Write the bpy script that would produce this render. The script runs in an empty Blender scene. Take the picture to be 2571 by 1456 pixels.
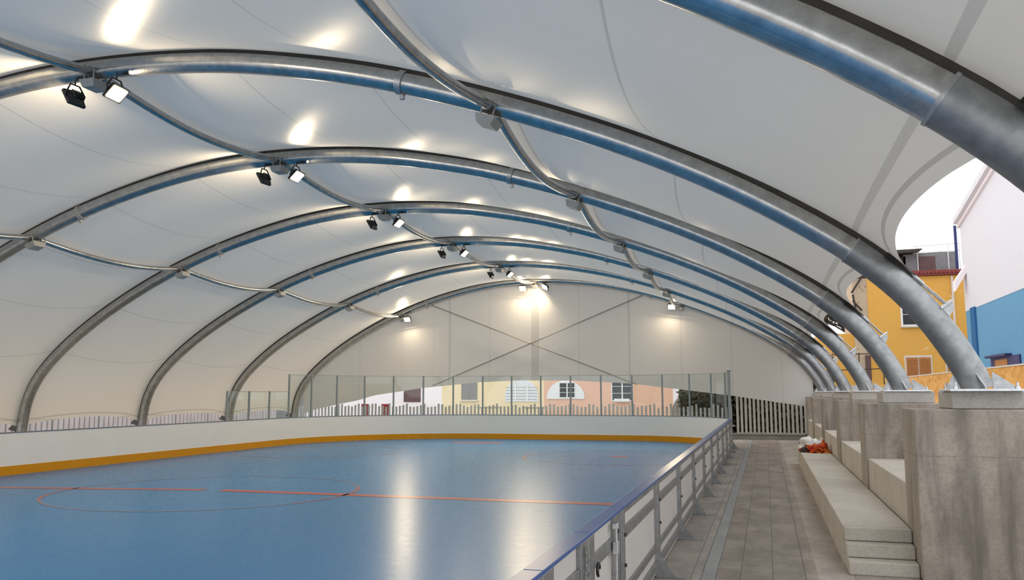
import bpy, bmesh, math, random
from mathutils import Vector, Matrix
random.seed(7)
C = bpy.context.scene.collection
PI = math.pi
ORD = ['first', 'second', 'third', 'fourth', 'fifth', 'sixth', 'seventh', 'eighth', 'ninth', 'tenth', 'eleventh', 'twelfth',
       'thirteenth', 'fourteenth', 'fifteenth', 'sixteenth', 'seventeenth', 'eighteenth', 'nineteenth', 'twentieth',
       'twenty-first', 'twenty-second', 'twenty-third', 'twenty-fourth', 'twenty-fifth', 'twenty-sixth']

# ------------------------------------------------------------------ materials
def srgb(r, g, b):
    f = lambda c: (c/255/12.92) if c/255 <= 0.04045 else ((c/255+0.055)/1.055)**2.4
    return (f(r), f(g), f(b), 1)

class NT:
    def __init__(self, name):
        self.m = bpy.data.materials.new(name); self.m.use_nodes = True
        self.t = self.m.node_tree; self.t.nodes.clear()
        self.out = self.n('ShaderNodeOutputMaterial')
    def n(self, typ, **kw):
        nd = self.t.nodes.new(typ)
        for k, v in kw.items():
            if k.startswith('i_'):
                nd.inputs[k[2:].replace('_', ' ')].default_value = v
            else: setattr(nd, k, v)
        return nd
    def l(self, a, b): self.t.links.new(a, b)
    def math(self, op, a, b=0.0, c=0.0):
        nd = self.n('ShaderNodeMath', operation=op)
        for i, v in enumerate((a, b, c)):
            if isinstance(v, (int, float)): nd.inputs[i].default_value = v
            else: self.l(v, nd.inputs[i])
        return nd.outputs[0]
    def mix(self, fac, a, b):
        nd = self.n('ShaderNodeMix', data_type='RGBA')
        for i, v in ((0, fac), (6, a), (7, b)):
            if isinstance(v, (int, float)): nd.inputs[i].default_value = v
            elif isinstance(v, tuple): nd.inputs[i].default_value = v
            else: self.l(v, nd.inputs[i])
        return nd.outputs[2]
    def noise(self, scale, detail=4, rough=0.55, vec=None, dist=0.0):
        nd = self.n('ShaderNodeTexNoise'); nd.inputs['Scale'].default_value = scale
        nd.inputs['Detail'].default_value = detail; nd.inputs['Roughness'].default_value = rough
        nd.inputs['Distortion'].default_value = dist
        if vec is not None: self.l(vec, nd.inputs['Vector'])
        return nd.outputs[0]
    def obj(self, scale=None):
        tc = self.n('ShaderNodeTexCoord'); v = tc.outputs['Object']
        if scale:
            mp = self.n('ShaderNodeMapping'); mp.inputs['Scale'].default_value = scale
            self.l(v, mp.inputs['Vector']); v = mp.outputs[0]
        return v
    def pos(self, scale=None):
        v = self.n('ShaderNodeNewGeometry').outputs['Position']
        if scale:
            mp = self.n('ShaderNodeMapping'); mp.inputs['Scale'].default_value = scale
            self.l(v, mp.inputs['Vector']); v = mp.outputs[0]
        return v
    def ramp(self, fac, stops):
        nd = self.n('ShaderNodeValToRGB'); e = nd.color_ramp.elements
        while len(e) < len(stops): e.new(0.5)
        for i, (p, c) in enumerate(stops):
            e[i].position = p; e[i].color = c if isinstance(c, tuple) else (c, c, c, 1)
        self.l(fac, nd.inputs[0]); return nd.outputs[0]
    def bsdf(self, col, rough=0.5, metal=0.0, spec=0.5, bump=None, bstr=0.2, bdist=0.01):
        p = self.n('ShaderNodeBsdfPrincipled')
        for k, v in (('Base Color', col), ('Roughness', rough), ('Metallic', metal), ('Specular IOR Level', spec)):
            if isinstance(v, (int, float)) or isinstance(v, tuple): p.inputs[k].default_value = v
            else: self.l(v, p.inputs[k])
        if bump is not None:
            b = self.n('ShaderNodeBump'); b.inputs['Strength'].default_value = bstr; b.inputs['Distance'].default_value = bdist
            self.l(bump, b.inputs['Height']); self.l(b.outputs[0], p.inputs['Normal'])
        return p
    def done(self, sh):
        self.l(sh.outputs[0], self.out.inputs[0]); return self.m

def mottled(name, c1, c2, scale=6, rough=0.5, metal=0.0, bstr=0.15, spec=0.5, bdist=0.005):
    t = NT(name); v = t.pos(); n = t.noise(scale, 5, 0.6, v)
    col = t.mix(t.ramp(n, [(0.3, 0.0), (0.7, 1.0)]), c1, c2)
    return t.done(t.bsdf(col, rough, metal, spec, n, bstr, bdist))

def concrete(name, light, dark, streak=True):
    t = NT(name); v = t.pos()
    big = t.noise(1.3, 6, 0.65, v); fine = t.noise(28, 4, 0.6, v)
    vs = t.noise(1.0, 5, 0.62, t.pos((4.5, 4.5, 0.55)), 0.4)
    f = t.ramp(big, [(0.33, 0.0), (0.68, 1.0)])
    col = t.mix(f, light, dark)
    if streak:
        s = t.ramp(vs, [(0.47, 0.0), (0.66, 0.85)])
        col = t.mix(s, col, tuple(c*0.62 for c in dark[:3]) + (1,))
    col = t.mix(t.ramp(fine, [(0.35, 0.28), (0.6, 0.0)]), col, tuple(c*0.55 for c in dark[:3]) + (1,))
    sp = t.n('ShaderNodeSeparateXYZ'); t.l(v, sp.inputs[0])
    if streak:
        jl = t.math('LESS_THAN', t.math('ABSOLUTE', t.math('SUBTRACT', sp.outputs[2], t.math('MULTIPLY_ADD', fine, 0.02, 1.37))), 0.006)
        wob = t.math('MULTIPLY_ADD', t.noise(2.6, 5, 0.7, v), 0.55, -0.27)
        st = t.math('ABSOLUTE', t.math('SUBTRACT', t.math('ADD', sp.outputs[0], wob), 2.12))
        st = t.ramp(st, [(0.0, 0.5), (0.14, 0.0)])
        col = t.mix(t.math('MAXIMUM', t.math('MULTIPLY', jl, 0.4), st), col, tuple(c*0.5 for c in dark[:3]) + (1,))
    pits = t.noise(60, 2, 0.5, v)
    h = t.math('ADD', fine, t.math('MULTIPLY', pits, 0.5))
    return t.done(t.bsdf(col, 0.85, 0, 0.25, h, 0.25, 0.006))

M = {}
def build_materials():
    # galvanised steel: spangled, satin
    def galv(name, a, b, rough, scale=7):
        t = NT(name); v = t.pos()
        n = t.noise(scale, 5, 0.6, v); n2 = t.noise(45, 3, 0.6, v)
        col = t.mix(t.ramp(n, [(0.3, 0.0), (0.7, 1.0)]), a, b)
        r = t.math('MULTIPLY_ADD', n2, 0.22, rough)
        return t.done(t.bsdf(col, r, 0.92, 0.5, n2, 0.12, 0.003))
    M['arch'] = galv('galvanised_tube', (0.38, 0.38, 0.37, 1), (0.56, 0.56, 0.55, 1), 0.11)
    M['sleeve'] = galv('silver_leg', (0.25, 0.26, 0.27, 1), (0.37, 0.38, 0.39, 1), 0.36, 9)
    M['keder_shade'] = mottled('keder_contact_shadow', (0.035, 0.032, 0.028, 1), (0.06, 0.055, 0.048, 1), 6, 0.6)  # near-black colour stands in for the contact shadow under the membrane
    M['galv'] = galv('galvanised_plate', (0.36, 0.37, 0.38, 1), (0.55, 0.56, 0.58, 1), 0.33, 14)
    M['zinc'] = galv('bright_zinc', (0.55, 0.57, 0.6, 1), (0.8, 0.82, 0.85, 1), 0.3, 20)
    M['bracket'] = mottled('bracket_grey', (0.36, 0.35, 0.33, 1), (0.46, 0.45, 0.42, 1), 9, 0.5, 0.2)
    M['black'] = mottled('black_powder_coat', (0.012, 0.012, 0.013, 1), (0.025, 0.025, 0.026, 1), 20, 0.45)
    M['cable'] = mottled('steel_cable', (0.2, 0.2, 0.2, 1), (0.3, 0.3, 0.3, 1), 20, 0.5, 0.6)
    # membrane: light passes through it, glossy coating
    t = NT('white_membrane')
    u1 = t.n('ShaderNodeUVMap', uv_map='along'); sep = t.n('ShaderNodeSeparateXYZ'); t.l(u1.outputs[0], sep.inputs[0])
    s = sep.outputs[0]
    u2 = t.n('ShaderNodeUVMap', uv_map='edge'); sep2 = t.n('ShaderNodeSeparateXYZ'); t.l(u2.outputs[0], sep2.inputs[0])
    e = sep2.outputs[0]
    md = t.math('ABSOLUTE', t.math('SUBTRACT', t.math('MODULO', t.math('ADD', s, 1.425), 2.45), 1.225))
    # s = 2.25 + k*2.45 -> mod centre
    w = t.math('MULTIPLY_ADD', t.math('LESS_THAN', s, 2.6), 0.022, 0.016)
    seam = t.math('LESS_THAN', md, w)
    pocket = t.math('LESS_THAN', t.math('ABSOLUTE', t.math('SUBTRACT', e, 0.145)), 0.022)
    sm = t.math('MAXIMUM', t.math('MULTIPLY', seam, 0.55), t.math('MULTIPLY', pocket, 0.75))
    col = t.mix(sm, (0.80, 0.772, 0.73, 1), (0.55, 0.525, 0.49, 1))
    tr = t.mix(sm, (0.98, 0.925, 0.845, 1), (0.44, 0.41, 0.38, 1))
    nz = t.noise(0.9, 3, 0.5, t.pos())
    p = t.bsdf(col, 0.36, 0, 0.2, nz, 0.12, 0.05)
    tl = t.n('ShaderNodeBsdfTranslucent'); t.l(tr, tl.inputs[0])
    mx = t.n('ShaderNodeMixShader'); mx.inputs[0].default_value = 0.105
    t.l(p.outputs[0], mx.inputs[1]); t.l(tl.outputs[0], mx.inputs[2]); M['membrane'] = t.done(mx)
    # gable membrane: welded seams at given x; wide centre strip paints a post's shadow
    t = NT('gable_membrane'); v = t.pos(); sp = t.n('ShaderNodeSeparateXYZ'); t.l(v, sp.inputs[0]); x = sp.outputs[0]
    acc = None
    for cx, hw, k in ((-14.76, .05, .5), (-5.95, .05, .5), (-10.43, .19, .55), (-12.7, .03, .3), (-8.3, .03, .3), (-17.3, .03, .25),
                      (-19.6, .03, .25), (-3.6, .03, .3), (-1.4, .03, .3), (-15.6, .03, .2), (0.7, .03, .25)):
        a = t.math('MULTIPLY', t.math('LESS_THAN', t.math('ABSOLUTE', t.math('SUBTRACT', x, cx)), hw), k)
        acc = a if acc is None else t.math('MAXIMUM', acc, a)
    col = t.mix(acc, (0.60, 0.59, 0.575, 1), (0.42, 0.42, 0.42, 1)); tr = t.mix(acc, (0.9, 0.88, 0.84, 1), (0.45, 0.45, 0.45, 1))
    p = t.bsdf(col, 0.4, 0, 0.35, t.noise(1.4, 4, 0.5, t.pos((2.5, 1, 0.6))), 0.2, 0.04)
    tl = t.n('ShaderNodeBsdfTranslucent'); t.l(tr, tl.inputs[0])
    mx = t.n('ShaderNodeMixShader'); mx.inputs[0].default_value = 0.125
    t.l(p.outputs[0], mx.inputs[1]); t.l(tl.outputs[0], mx.inputs[2]); M['gable'] = t.done(mx)
    M['flap'] = mottled('dark_corner_plate', (0.05, 0.05, 0.048, 1), (0.08, 0.08, 0.075, 1), 8, 0.6)
    # rink floor tiles
    t = NT('blue_sport_tiles'); v = t.pos()
    n = t.noise(0.35, 3, 0.5, v); n2 = t.noise(5, 4, 0.6, v)
    col = t.mix(t.ramp(n, [(0.3, 0.0), (0.7, 1.0)]), (0.006, 0.178, 0.44, 1), (0.01, 0.195, 0.475, 1))
    mp = t.n('ShaderNodeMapping'); mp.inputs['Rotation'].default_value = (0, 0, 0.35); mp.inputs['Scale'].default_value = (0.7, 4.2, 1); t.l(v, mp.inputs[0])
    wv = t.noise(1.6, 2, 0.5, mp.outputs[0], 0.4)
    h = wv
    M['rink'] = t.done(t.bsdf(col, t.math('MULTIPLY_ADD', n2, 0.06, 0.25), 0, 0.26, h, 0.06, 0.02))
    M['red'] = mottled('red_line_paint', (0.42, 0.055, 0.035, 1), (0.47, 0.075, 0.05, 1), 5, 0.3)
    M['faint'] = mottled('worn_line_paint', (0.14, 0.19, 0.28, 1), (0.30, 0.17, 0.17, 1), 1.2, 0.3)
    M['board'] = mottled('white_board_plastic', (0.86, 0.835, 0.80, 1), (0.88, 0.86, 0.825, 1), 2, 0.35, 0, 0.03)
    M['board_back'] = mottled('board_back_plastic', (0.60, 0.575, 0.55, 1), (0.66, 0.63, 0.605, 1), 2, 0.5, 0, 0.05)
    M['frame_steel'] = galv('board_frame_steel', (0.29, 0.295, 0.30, 1), (0.43, 0.44, 0.445, 1), 0.38, 9)
    M['yellow_strip'] = mottled('ochre_kick_plastic', (0.66, 0.27, 0.004, 1), (0.70, 0.30, 0.006, 1), 3, 0.45, 0, 0.03, 0.25)
    M['blue_cap'] = mottled('blue_cap_plastic', (0.025, 0.09, 0.29, 1), (0.035, 0.11, 0.33, 1), 5, 0.3, 0, 0.05)
    M['grey_cap'] = mottled('grey_cap', (0.16, 0.17, 0.2, 1), (0.2, 0.21, 0.24, 1), 5, 0.4)
    # clear acrylic with a slight green tint
    t = NT('clear_screen'); gl = t.n('ShaderNodeBsdfGlossy'); gl.inputs['Roughness'].default_value = 0.03
    tp = t.n('ShaderNodeBsdfTransparent'); tp.inputs[0].default_value = (0.945, 0.972, 0.966, 1)
    lw = t.n('ShaderNodeLayerWeight'); lw.inputs[0].default_value = 0.5
    mx = t.n('ShaderNodeMixShader'); t.l(t.math('MULTIPLY_ADD', t.math('POWER', lw.outputs['Facing'], 5.0), 0.35, 0.025), mx.inputs[0]); t.l(tp.outputs[0], mx.inputs[1]); t.l(gl.outputs[0], mx.inputs[2])
    M['screen'] = t.done(mx)
    M['post'] = mottled('screen_post_grey', (0.30, 0.33, 0.33, 1), (0.36, 0.39, 0.39, 1), 8, 0.45, 0.1)
    # concrete
    M['concrete'] = concrete('cast_concrete', (0.43, 0.385, 0.335, 1), (0.30, 0.262, 0.225, 1))
    M['seat'] = concrete('smooth_concrete', (0.56, 0.525, 0.47, 1), (0.46, 0.425, 0.37, 1), False)
    M['plinth'] = concrete('plinth_concrete', (0.47, 0.445, 0.415, 1), (0.39, 0.365, 0.34, 1), False)
    M['curb'] = concrete('curb_concrete', (0.42, 0.4, 0.38, 1), (0.32, 0.3, 0.28, 1), False)
    M['drain'] = concrete('drain_concrete', (0.40, 0.40, 0.39, 1), (0.33, 0.33, 0.32, 1), False)
    # pavers
    def paver(name, c1, c2, mort, bw, rh):
        t = NT(name); v = t.pos(); b = t.n('ShaderNodeTexBrick')
        mp = t.n('ShaderNodeMapping'); mp.inputs['Rotation'].default_value = (0, 0, PI/2); t.l(v, mp.inputs[0]); t.l(mp.outputs[0], b.inputs['Vector'])
        b.inputs['Scale'].default_value = 1; b.inputs['Brick Width'].default_value = bw; b.inputs['Row Height'].default_value = rh
        b.inputs['Mortar Size'].default_value = 0.006; b.inputs['Mortar Smooth'].default_value = 0.4; b.offset = 0.5
        b.inputs['Color1'].default_value = c1; b.inputs['Color2'].default_value = c2; b.inputs['Mortar'].default_value = mort
        n = t.noise(1.4, 5, 0.65, t.pos((1.6, 0.7, 1)))
        col = t.mix(t.ramp(n, [(0.38, 0.5), (0.62, 0.0)]), b.outputs[0], tuple(c*0.5 for c in c1[:3]) + (1,))
        h = t.math('ADD', t.math('MULTIPLY', b.outputs['Fac'], -1.0), t.math('MULTIPLY', t.noise(40, 3, 0.5, v), 0.4))
        return t.done(t.bsdf(col, 0.75, 0, 0.3, h, 0.4, 0.006))
    M['paver'] = paver('grey_pavers', (0.31, 0.262, 0.225, 1), (0.375, 0.325, 0.282, 1), (0.16, 0.13, 0.11, 1), 0.55, 0.36)
    M['slab'] = paver('light_slabs', (0.40, 0.355, 0.315, 1), (0.46, 0.415, 0.37, 1), (0.2, 0.175, 0.155, 1), 2.6, 0.9)
    M['ground'] = mottled('outdoor_ground', (0.42, 0.40, 0.37, 1), (0.5, 0.48, 0.45, 1), 0.8, 0.9)
    M['picket'] = mottled('grey_picket_paint', (0.46, 0.46, 0.445, 1), (0.54, 0.54, 0.525, 1), 3, 0.6)
    M['slat'] = mottled('beige_slat_paint', (0.54, 0.51, 0.46, 1), (0.62, 0.59, 0.53, 1), 3, 0.6)
    M['palefence'] = mottled('pale_slat_paint', (0.62, 0.55, 0.55, 1), (0.72, 0.66, 0.66, 1), 1.5, 0.6)
    # houses
    def plaster(name, a, b, patch, amt=0.0):
        t = NT(name); v = t.pos(); n = t.noise(2.2, 5, 0.6, v); q = t.noise(1.7, 6, 0.72, t.pos((1, 1, 1.2)), 0.6)
        col = t.mix(n, a, b)
        if amt: col = t.mix(t.ramp(q, [(0.66-amt, 0.0), (0.68-amt, 1.0)]), col, patch)
        return t.done(t.bsdf(col, 0.85, 0, 0.2, t.noise(30, 3, 0.5, v), 0.2, 0.01))
    M['yellow'] = plaster('ochre_plaster', srgb(222, 166, 80), srgb(228, 174, 90), srgb(236, 208, 165), 0.015)
    M['pale'] = plaster('weathered_plaster', srgb(188, 165, 140), srgb(205, 185, 160), srgb(150, 125, 100), 0.06)
    M['white_wall'] = plaster('white_plaster', srgb(222, 217, 222), srgb(228, 224, 228), (1, 1, 1, 1))
    M['blue_wall'] = plaster('blue_plaster', srgb(104, 154, 188), srgb(110, 160, 194), (1, 1, 1, 1))
    M['deep_blue'] = plaster('deep_blue_plaster', srgb(52, 104, 150), srgb(60, 112, 158), (1, 1, 1, 1))
    M['cream'] = plaster('cream_plaster', srgb(240, 218, 178), srgb(244, 224, 186), srgb(250, 235, 200))
    M['salmon'] = plaster('salmon_plaster', srgb(228, 182, 156), srgb(234, 190, 165), (1, 1, 1, 1))
    M['far_white'] = plaster('pinkish_white_plaster', srgb(244, 232, 236), srgb(250, 240, 242), srgb(250, 225, 215), 0.03)
    M['tile'] = mottled('red_roof_tile', srgb(122, 50, 48), srgb(150, 72, 66), 9, 0.7)
    M['pane'] = mottled('dark_window_glass', (0.015, 0.017, 0.02, 1), (0.03, 0.033, 0.037, 1), 2, 0.12)
    M['frame'] = mottled('white_window_frame', (0.8, 0.8, 0.8, 1), (0.85, 0.85, 0.85, 1), 4, 0.4)
    M['sill'] = mottled('pale_sill', (0.68, 0.62, 0.54, 1), (0.74, 0.68, 0.6, 1), 4, 0.7)
    M['brown_shutter'] = mottled('brown_shutter', srgb(176, 112, 56), srgb(192, 128, 68), 6, 0.6)
    M['grey_shutter'] = mottled('grey_shutter', srgb(126, 122, 122), srgb(146, 142, 142), 6, 0.6)
    M['maroon'] = mottled('maroon_shutter', srgb(92, 66, 66), srgb(106, 78, 76), 6, 0.6)
    M['white_blind'] = mottled('white_blind', (0.72, 0.73, 0.76, 1), (0.8, 0.81, 0.83, 1), 6, 0.5)
    M['dark_wood'] = mottled('dark_timber', (0.03, 0.022, 0.018, 1), (0.06, 0.045, 0.035, 1), 6, 0.7)
    M['grey_wall'] = mottled('grey_render', (0.2, 0.2, 0.21, 1), (0.26, 0.26, 0.27, 1), 3, 0.8)
    M['navy'] = mottled('navy_paint', (0.012, 0.018, 0.11, 1), (0.02, 0.028, 0.15, 1), 5, 0.5)
    # oriented strand board
    t = NT('strand_board'); v = t.pos((1, 1, 1))
    vo = t.n('ShaderNodeTexVoronoi'); vo.inputs['Scale'].default_value = 9
    mp = t.n('ShaderNodeMapping'); mp.inputs['Scale'].default_value = (1, 0.4, 1.0)
    t.l(v, mp.inputs[0]); t.l(mp.outputs[0], vo.inputs['Vector'])
    bw = t.n('ShaderNodeRGBToBW'); t.l(vo.outputs['Color'], bw.inputs[0])
    col = t.mix(bw.outputs[0], srgb(212, 142, 58), srgb(244, 186, 102))
    M['osb'] = t.done(t.bsdf(col, 0.7, 0, 0.3))
    M['leaf'] = mottled('dark_foliage', (0.035, 0.036, 0.018, 1), (0.13, 0.12, 0.07, 1), 5, 0.8)
    M['bark'] = mottled('dark_bark', (0.025, 0.022, 0.02, 1), (0.05, 0.045, 0.04, 1), 8, 0.9)
    M['rock'] = mottled('brown_rock', (0.16, 0.13, 0.10, 1), (0.26, 0.21, 0.16, 1), 2, 0.9, 0, 0.6)
    # soft goods
    M['white_bag'] = mottled('white_plastic_film', (0.72, 0.70, 0.69, 1), (0.85, 0.83, 0.82, 1), 10, 0.3)
    M['carton'] = mottled('brown_carton', (0.10, 0.07, 0.05, 1), (0.15, 0.11, 0.08, 1), 8, 0.8)
    t = NT('red_patterned_cloth'); v = t.pos(); q = t.noise(9, 3, 0.6, v, 0.8); k = t.noise(6, 3, 0.5, v, 0.5)
    col = t.mix(t.ramp(q, [(0.54, 0.0), (0.57, 1.0)]), (0.40, 0.03, 0.012, 1), (0.75, 0.28, 0.03, 1))
    col = t.mix(t.ramp(k, [(0.36, 1.0), (0.40, 0.0)]), col, (0.03, 0.015, 0.012, 1))
    M['red_cloth'] = t.done(t.bsdf(col, 0.8, 0, 0.2))
    M['dark_cloth'] = mottled('dark_cloth', (0.02, 0.018, 0.016, 1), (0.05, 0.04, 0.035, 1), 9, 0.8)
    M['sign_red'] = mottled('red_plastic', (0.30, 0.02, 0.03, 1), (0.36, 0.03, 0.04, 1), 5, 0.5)
    M['skyblue'] = mottled('sky_blue_plastic', (0.1, 0.25, 0.5, 1), (0.13, 0.3, 0.55, 1), 5, 0.5)
    # lamp glass gives off light
    t = NT('floodlight_glass'); em = t.n('ShaderNodeEmission'); em.inputs[0].default_value = (1.0, 0.81, 0.54, 1); em.inputs[1].default_value = LAMP
    M['lamp'] = t.done(em)
LAMP = 420.0
build_materials()

# ------------------------------------------------------------------ geometry helpers
WT = {}          # world translation of every top-level origin
class MB:
    def __init__(s): s.v = []; s.f = []; s.mi = []; s.sm = []; s.cur = 0
    def add(s, vs, fs, smooth=False):
        o = len(s.v); s.v += [tuple(v) for v in vs]
        for f in fs: s.f.append([o+i for i in f]); s.mi.append(s.cur); s.sm.append(smooth)
        return s
    def box(s, x0, x1, y0, y1, z0, z1, mat=None):
        vs = [Vector((x, y, z)) for x in (x0, x1) for y in (y0, y1) for z in (z0, z1)]
        if mat is not None: vs = [mat @ v for v in vs]
        return s.add(vs, [(0, 1, 3, 2), (4, 6, 7, 5), (0, 4, 5, 1), (2, 3, 7, 6), (0, 2, 6, 4), (1, 5, 7, 3)])
    def bbox(s, x0, x1, y0, y1, z0, z1, b=0.02):
        # box with chamfered edges
        bm = bmesh.new(); bmesh.ops.create_cube(bm, size=1)
        for v in bm.verts: v.co = Vector((x0+(v.co.x+.5)*(x1-x0), y0+(v.co.y+.5)*(y1-y0), z0+(v.co.z+.5)*(z1-z0)))
        bmesh.ops.bevel(bm, geom=bm.edges[:], offset=b, segments=2, profile=0.5, affect='EDGES')
        bm.verts.ensure_lookup_table(); bm.verts.index_update()
        s.add([v.co[:] for v in bm.verts], [[v.index for v in f.verts] for f in bm.faces]); bm.free(); return s
    def prism(s, pts, d):
        # planar polygon pts extruded by vector d
        n = len(pts); d = Vector(d); a = [Vector(p) for p in pts]; b = [p+d for p in a]
        return s.add(a+b, [list(range(n))[::-1], [n+i for i in range(n)]] + [(i, (i+1) % n, n+(i+1) % n, n+i) for i in range(n)])
    def tube(s, pts, r, seg=12, caps=True, up=None, radii=None):
        pts = [Vector(p) for p in pts]; n = len(pts); vs = []
        ref = Vector(up) if up else None
        for i, p in enumerate(pts):
            d = (pts[min(i+1, n-1)]-pts[max(i-1, 0)]).normalized()
            if ref is None: ref = Vector((0, 0, 1)) if abs(d.z) < 0.9 else Vector((0, 1, 0))
            x = d.cross(ref).normalized(); y = x.cross(d).normalized()
            if up is None: ref = y
            rr = radii[i] if radii else r
            for k in range(seg):
                a = 2*PI*k/seg; vs.append(p+x*(rr*math.cos(a))+y*(rr*math.sin(a)))
        fs = [(i*seg+k, i*seg+(k+1) % seg, (i+1)*seg+(k+1) % seg, (i+1)*seg+k) for i in range(n-1) for k in range(seg)]
        s.add(vs, fs, True)
        if caps: s.add(vs[:seg], [list(range(seg))[::-1]]); s.add(vs[-seg:], [list(range(seg))])
        return s
    def build(s, name, mats, parent=None, loc=None):
        me = bpy.data.meshes.new(name); o0 = Vector(loc) if loc else Vector()
        me.from_pydata([tuple(Vector(v)-o0) for v in s.v], [], s.f)
        for m in (mats if isinstance(mats, (list, tuple)) else [mats]): me.materials.append(M[m])
        for p, i, k in zip(me.polygons, s.mi, s.sm): p.material_index = i; p.use_smooth = k
        bm = bmesh.new(); bm.from_mesh(me); bmesh.ops.recalc_face_normals(bm, faces=bm.faces[:]); bm.to_mesh(me); bm.free()
        o = bpy.data.objects.new(name, me); C.objects.link(o)
        if loc: o.location = loc
        if parent:
            o.parent = parent; o.matrix_parent_inverse = Matrix.Translation(-WT.get(parent.name, Vector()))
        if loc: WT[o.name] = Vector(loc)
        return o
def tag(o, label=None, cat=None, group=None, kind=None):
    if label: o['label'] = label
    if cat: o['category'] = cat
    if group: o['group'] = group
    if kind: o['kind'] = kind
    return o
def thing(name, label, cat, loc=(0, 0, 0), group=None):
    o = bpy.data.objects.new(name, None); C.objects.link(o); o.location = loc; WT[o.name] = Vector(loc); o.empty_display_size = 0.2
    return tag(o, label, cat, group)
def part(mb, name, mat, parent): return mb.build(name, mat, parent)

# ------------------------------------------------------------------ camera
H = 2.1
cam = bpy.data.cameras.new('camera'); co = bpy.data.objects.new('camera', cam); C.objects.link(co)
yaw, pitch, roll = 0.29, 0.121, -0.002
cy, sy = math.cos(yaw), math.sin(yaw)
fw = Vector((-sy*math.cos(pitch), cy*math.cos(pitch), math.sin(pitch))); r0 = Vector((cy, sy, 0)); u0 = r0.cross(fw)
rt = r0*math.cos(roll)+u0*math.sin(roll); upv = u0*math.cos(roll)-r0*math.sin(roll)
co.matrix_world = Matrix(((rt.x, upv.x, -fw.x, 0), (rt.y, upv.y, -fw.y, 0), (rt.z, upv.z, -fw.z, H), (0, 0, 0, 1)))
cam.sensor_width = 36; cam.lens = 36*2120/2571; cam.clip_start = 0.05; cam.clip_end = 500
sc = bpy.context.scene; sc.camera = co
sc.view_settings.view_transform = 'Standard'; sc.view_settings.look = 'None'; sc.view_settings.gamma = 1; sc.view_settings.exposure = 0.28
sc.view_settings.use_curve_mapping = False
w = bpy.data.worlds.new('overcast_sky'); sc.world = w; w.use_nodes = True
bg = w.node_tree.nodes['Background']; bg.inputs[0].default_value = (0.97, 0.985, 1.0, 1); bg.inputs[1].default_value = 1.35
sc.cycles.max_bounces = 9; sc.cycles.diffuse_bounces = 5; sc.cycles.glossy_bounces = 3; sc.cycles.transparent_max_bounces = 10
sc.cycles.sample_clamp_indirect = 6.0

# ------------------------------------------------------------------ arch profile
PROF = [(-23.14, 0.0), (-23.12, 0.9), (-23.04, 1.6), (-22.78, 2.35), (-22.12, 3.15), (-20.8, 4.2), (-19.1, 5.18), (-17.5, 5.93), (-15.85, 6.53), (-14, 7.02),
        (-12.3, 7.32), (-10.45, 7.42), (-8.3, 7.3), (-7, 7.08), (-5.64, 6.79), (-4.6, 6.48), (-3.4, 6.08), (-1.75, 5.43), (-0.4, 4.76), (0.7, 4.07),
        (1.3, 3.62), (1.78, 3.13), (2.1, 2.63), (2.27, 2.3), (2.34, 2.12)]
def catmull(P, n=8):
    out = []
    for i in range(len(P)-1):
        p0 = Vector(P[max(i-1, 0)]); p1 = Vector(P[i]); p2 = Vector(P[i+1]); p3 = Vector(P[min(i+2, len(P)-1)])
        for k in range(n):
            t = k/n
            out.append(0.5*((2*p1)+(p2-p0)*t+(2*p0-5*p1+4*p2-p3)*t*t+(3*p1-p0-3*p2+p3)*t**3))
    out.append(Vector(P[-1])); return out
PR = catmull(PROF)[::-1]          # from the right foot to the left foot
for _ in range(30):
    PR = [PR[0]]+[PR[i]*0.5+(PR[i-1]+PR[i+1])*0.25 for i in range(1, len(PR)-1)]+[PR[-1]]
SL = [0.0]
for i in range(1, len(PR)): SL.append(SL[-1]+(PR[i]-PR[i-1]).length)
STOT = SL[-1]
def prof(s):
    if s <= 0: i = 1
    else:
        i = 1
        while i < len(SL)-1 and SL[i] < s: i += 1
    t = (s-SL[i-1])/(SL[i]-SL[i-1]); p = PR[i-1].lerp(PR[i], t)
    a = PR[max(i-2, 0)]; b = PR[min(i+1, len(PR)-1)]; d = (b-a).normalized()
    n = Vector((d.y, -d.x))
    return p, n               # n points outwards (up at the crown)
if prof(STOT*0.5)[1].y < 0:
    _p = prof
    def prof(s):
        p, n = _p(s); return p, -n
def s_at_x(x):
    lo, hi = 0.0, STOT
    for _ in range(50):
        m = (lo+hi)/2
        if prof(m)[0].x > x: lo = m
        else: hi = m
    return lo
AY = [5.32+5.55*(i-1) for i in range(-1, 8)]      # nine arch planes; index 2 is the nearest one in view
AX = -10.40; S_C, S_R, S_L = s_at_x(AX), s_at_x(-3.5), s_at_x(-17.33)
RT = 0.158
arch_word = {0: 'steel arch behind the camera', 1: 'steel arch just behind the camera position', 2: 'nearest steel arch, crossing the top right corner of the hall',
             3: 'second steel arch, its leg on the nearest concrete pier', 4: 'third steel arch, its leg on the second concrete pier',
             5: 'fourth steel arch from the camera', 6: 'fifth steel arch from the camera', 7: 'sixth steel arch, last one before the gable',
             8: 'farthest steel arch carrying the white gable wall'}
S_J = s_at_x(1.05); S_T = s_at_x(1.60)
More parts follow.
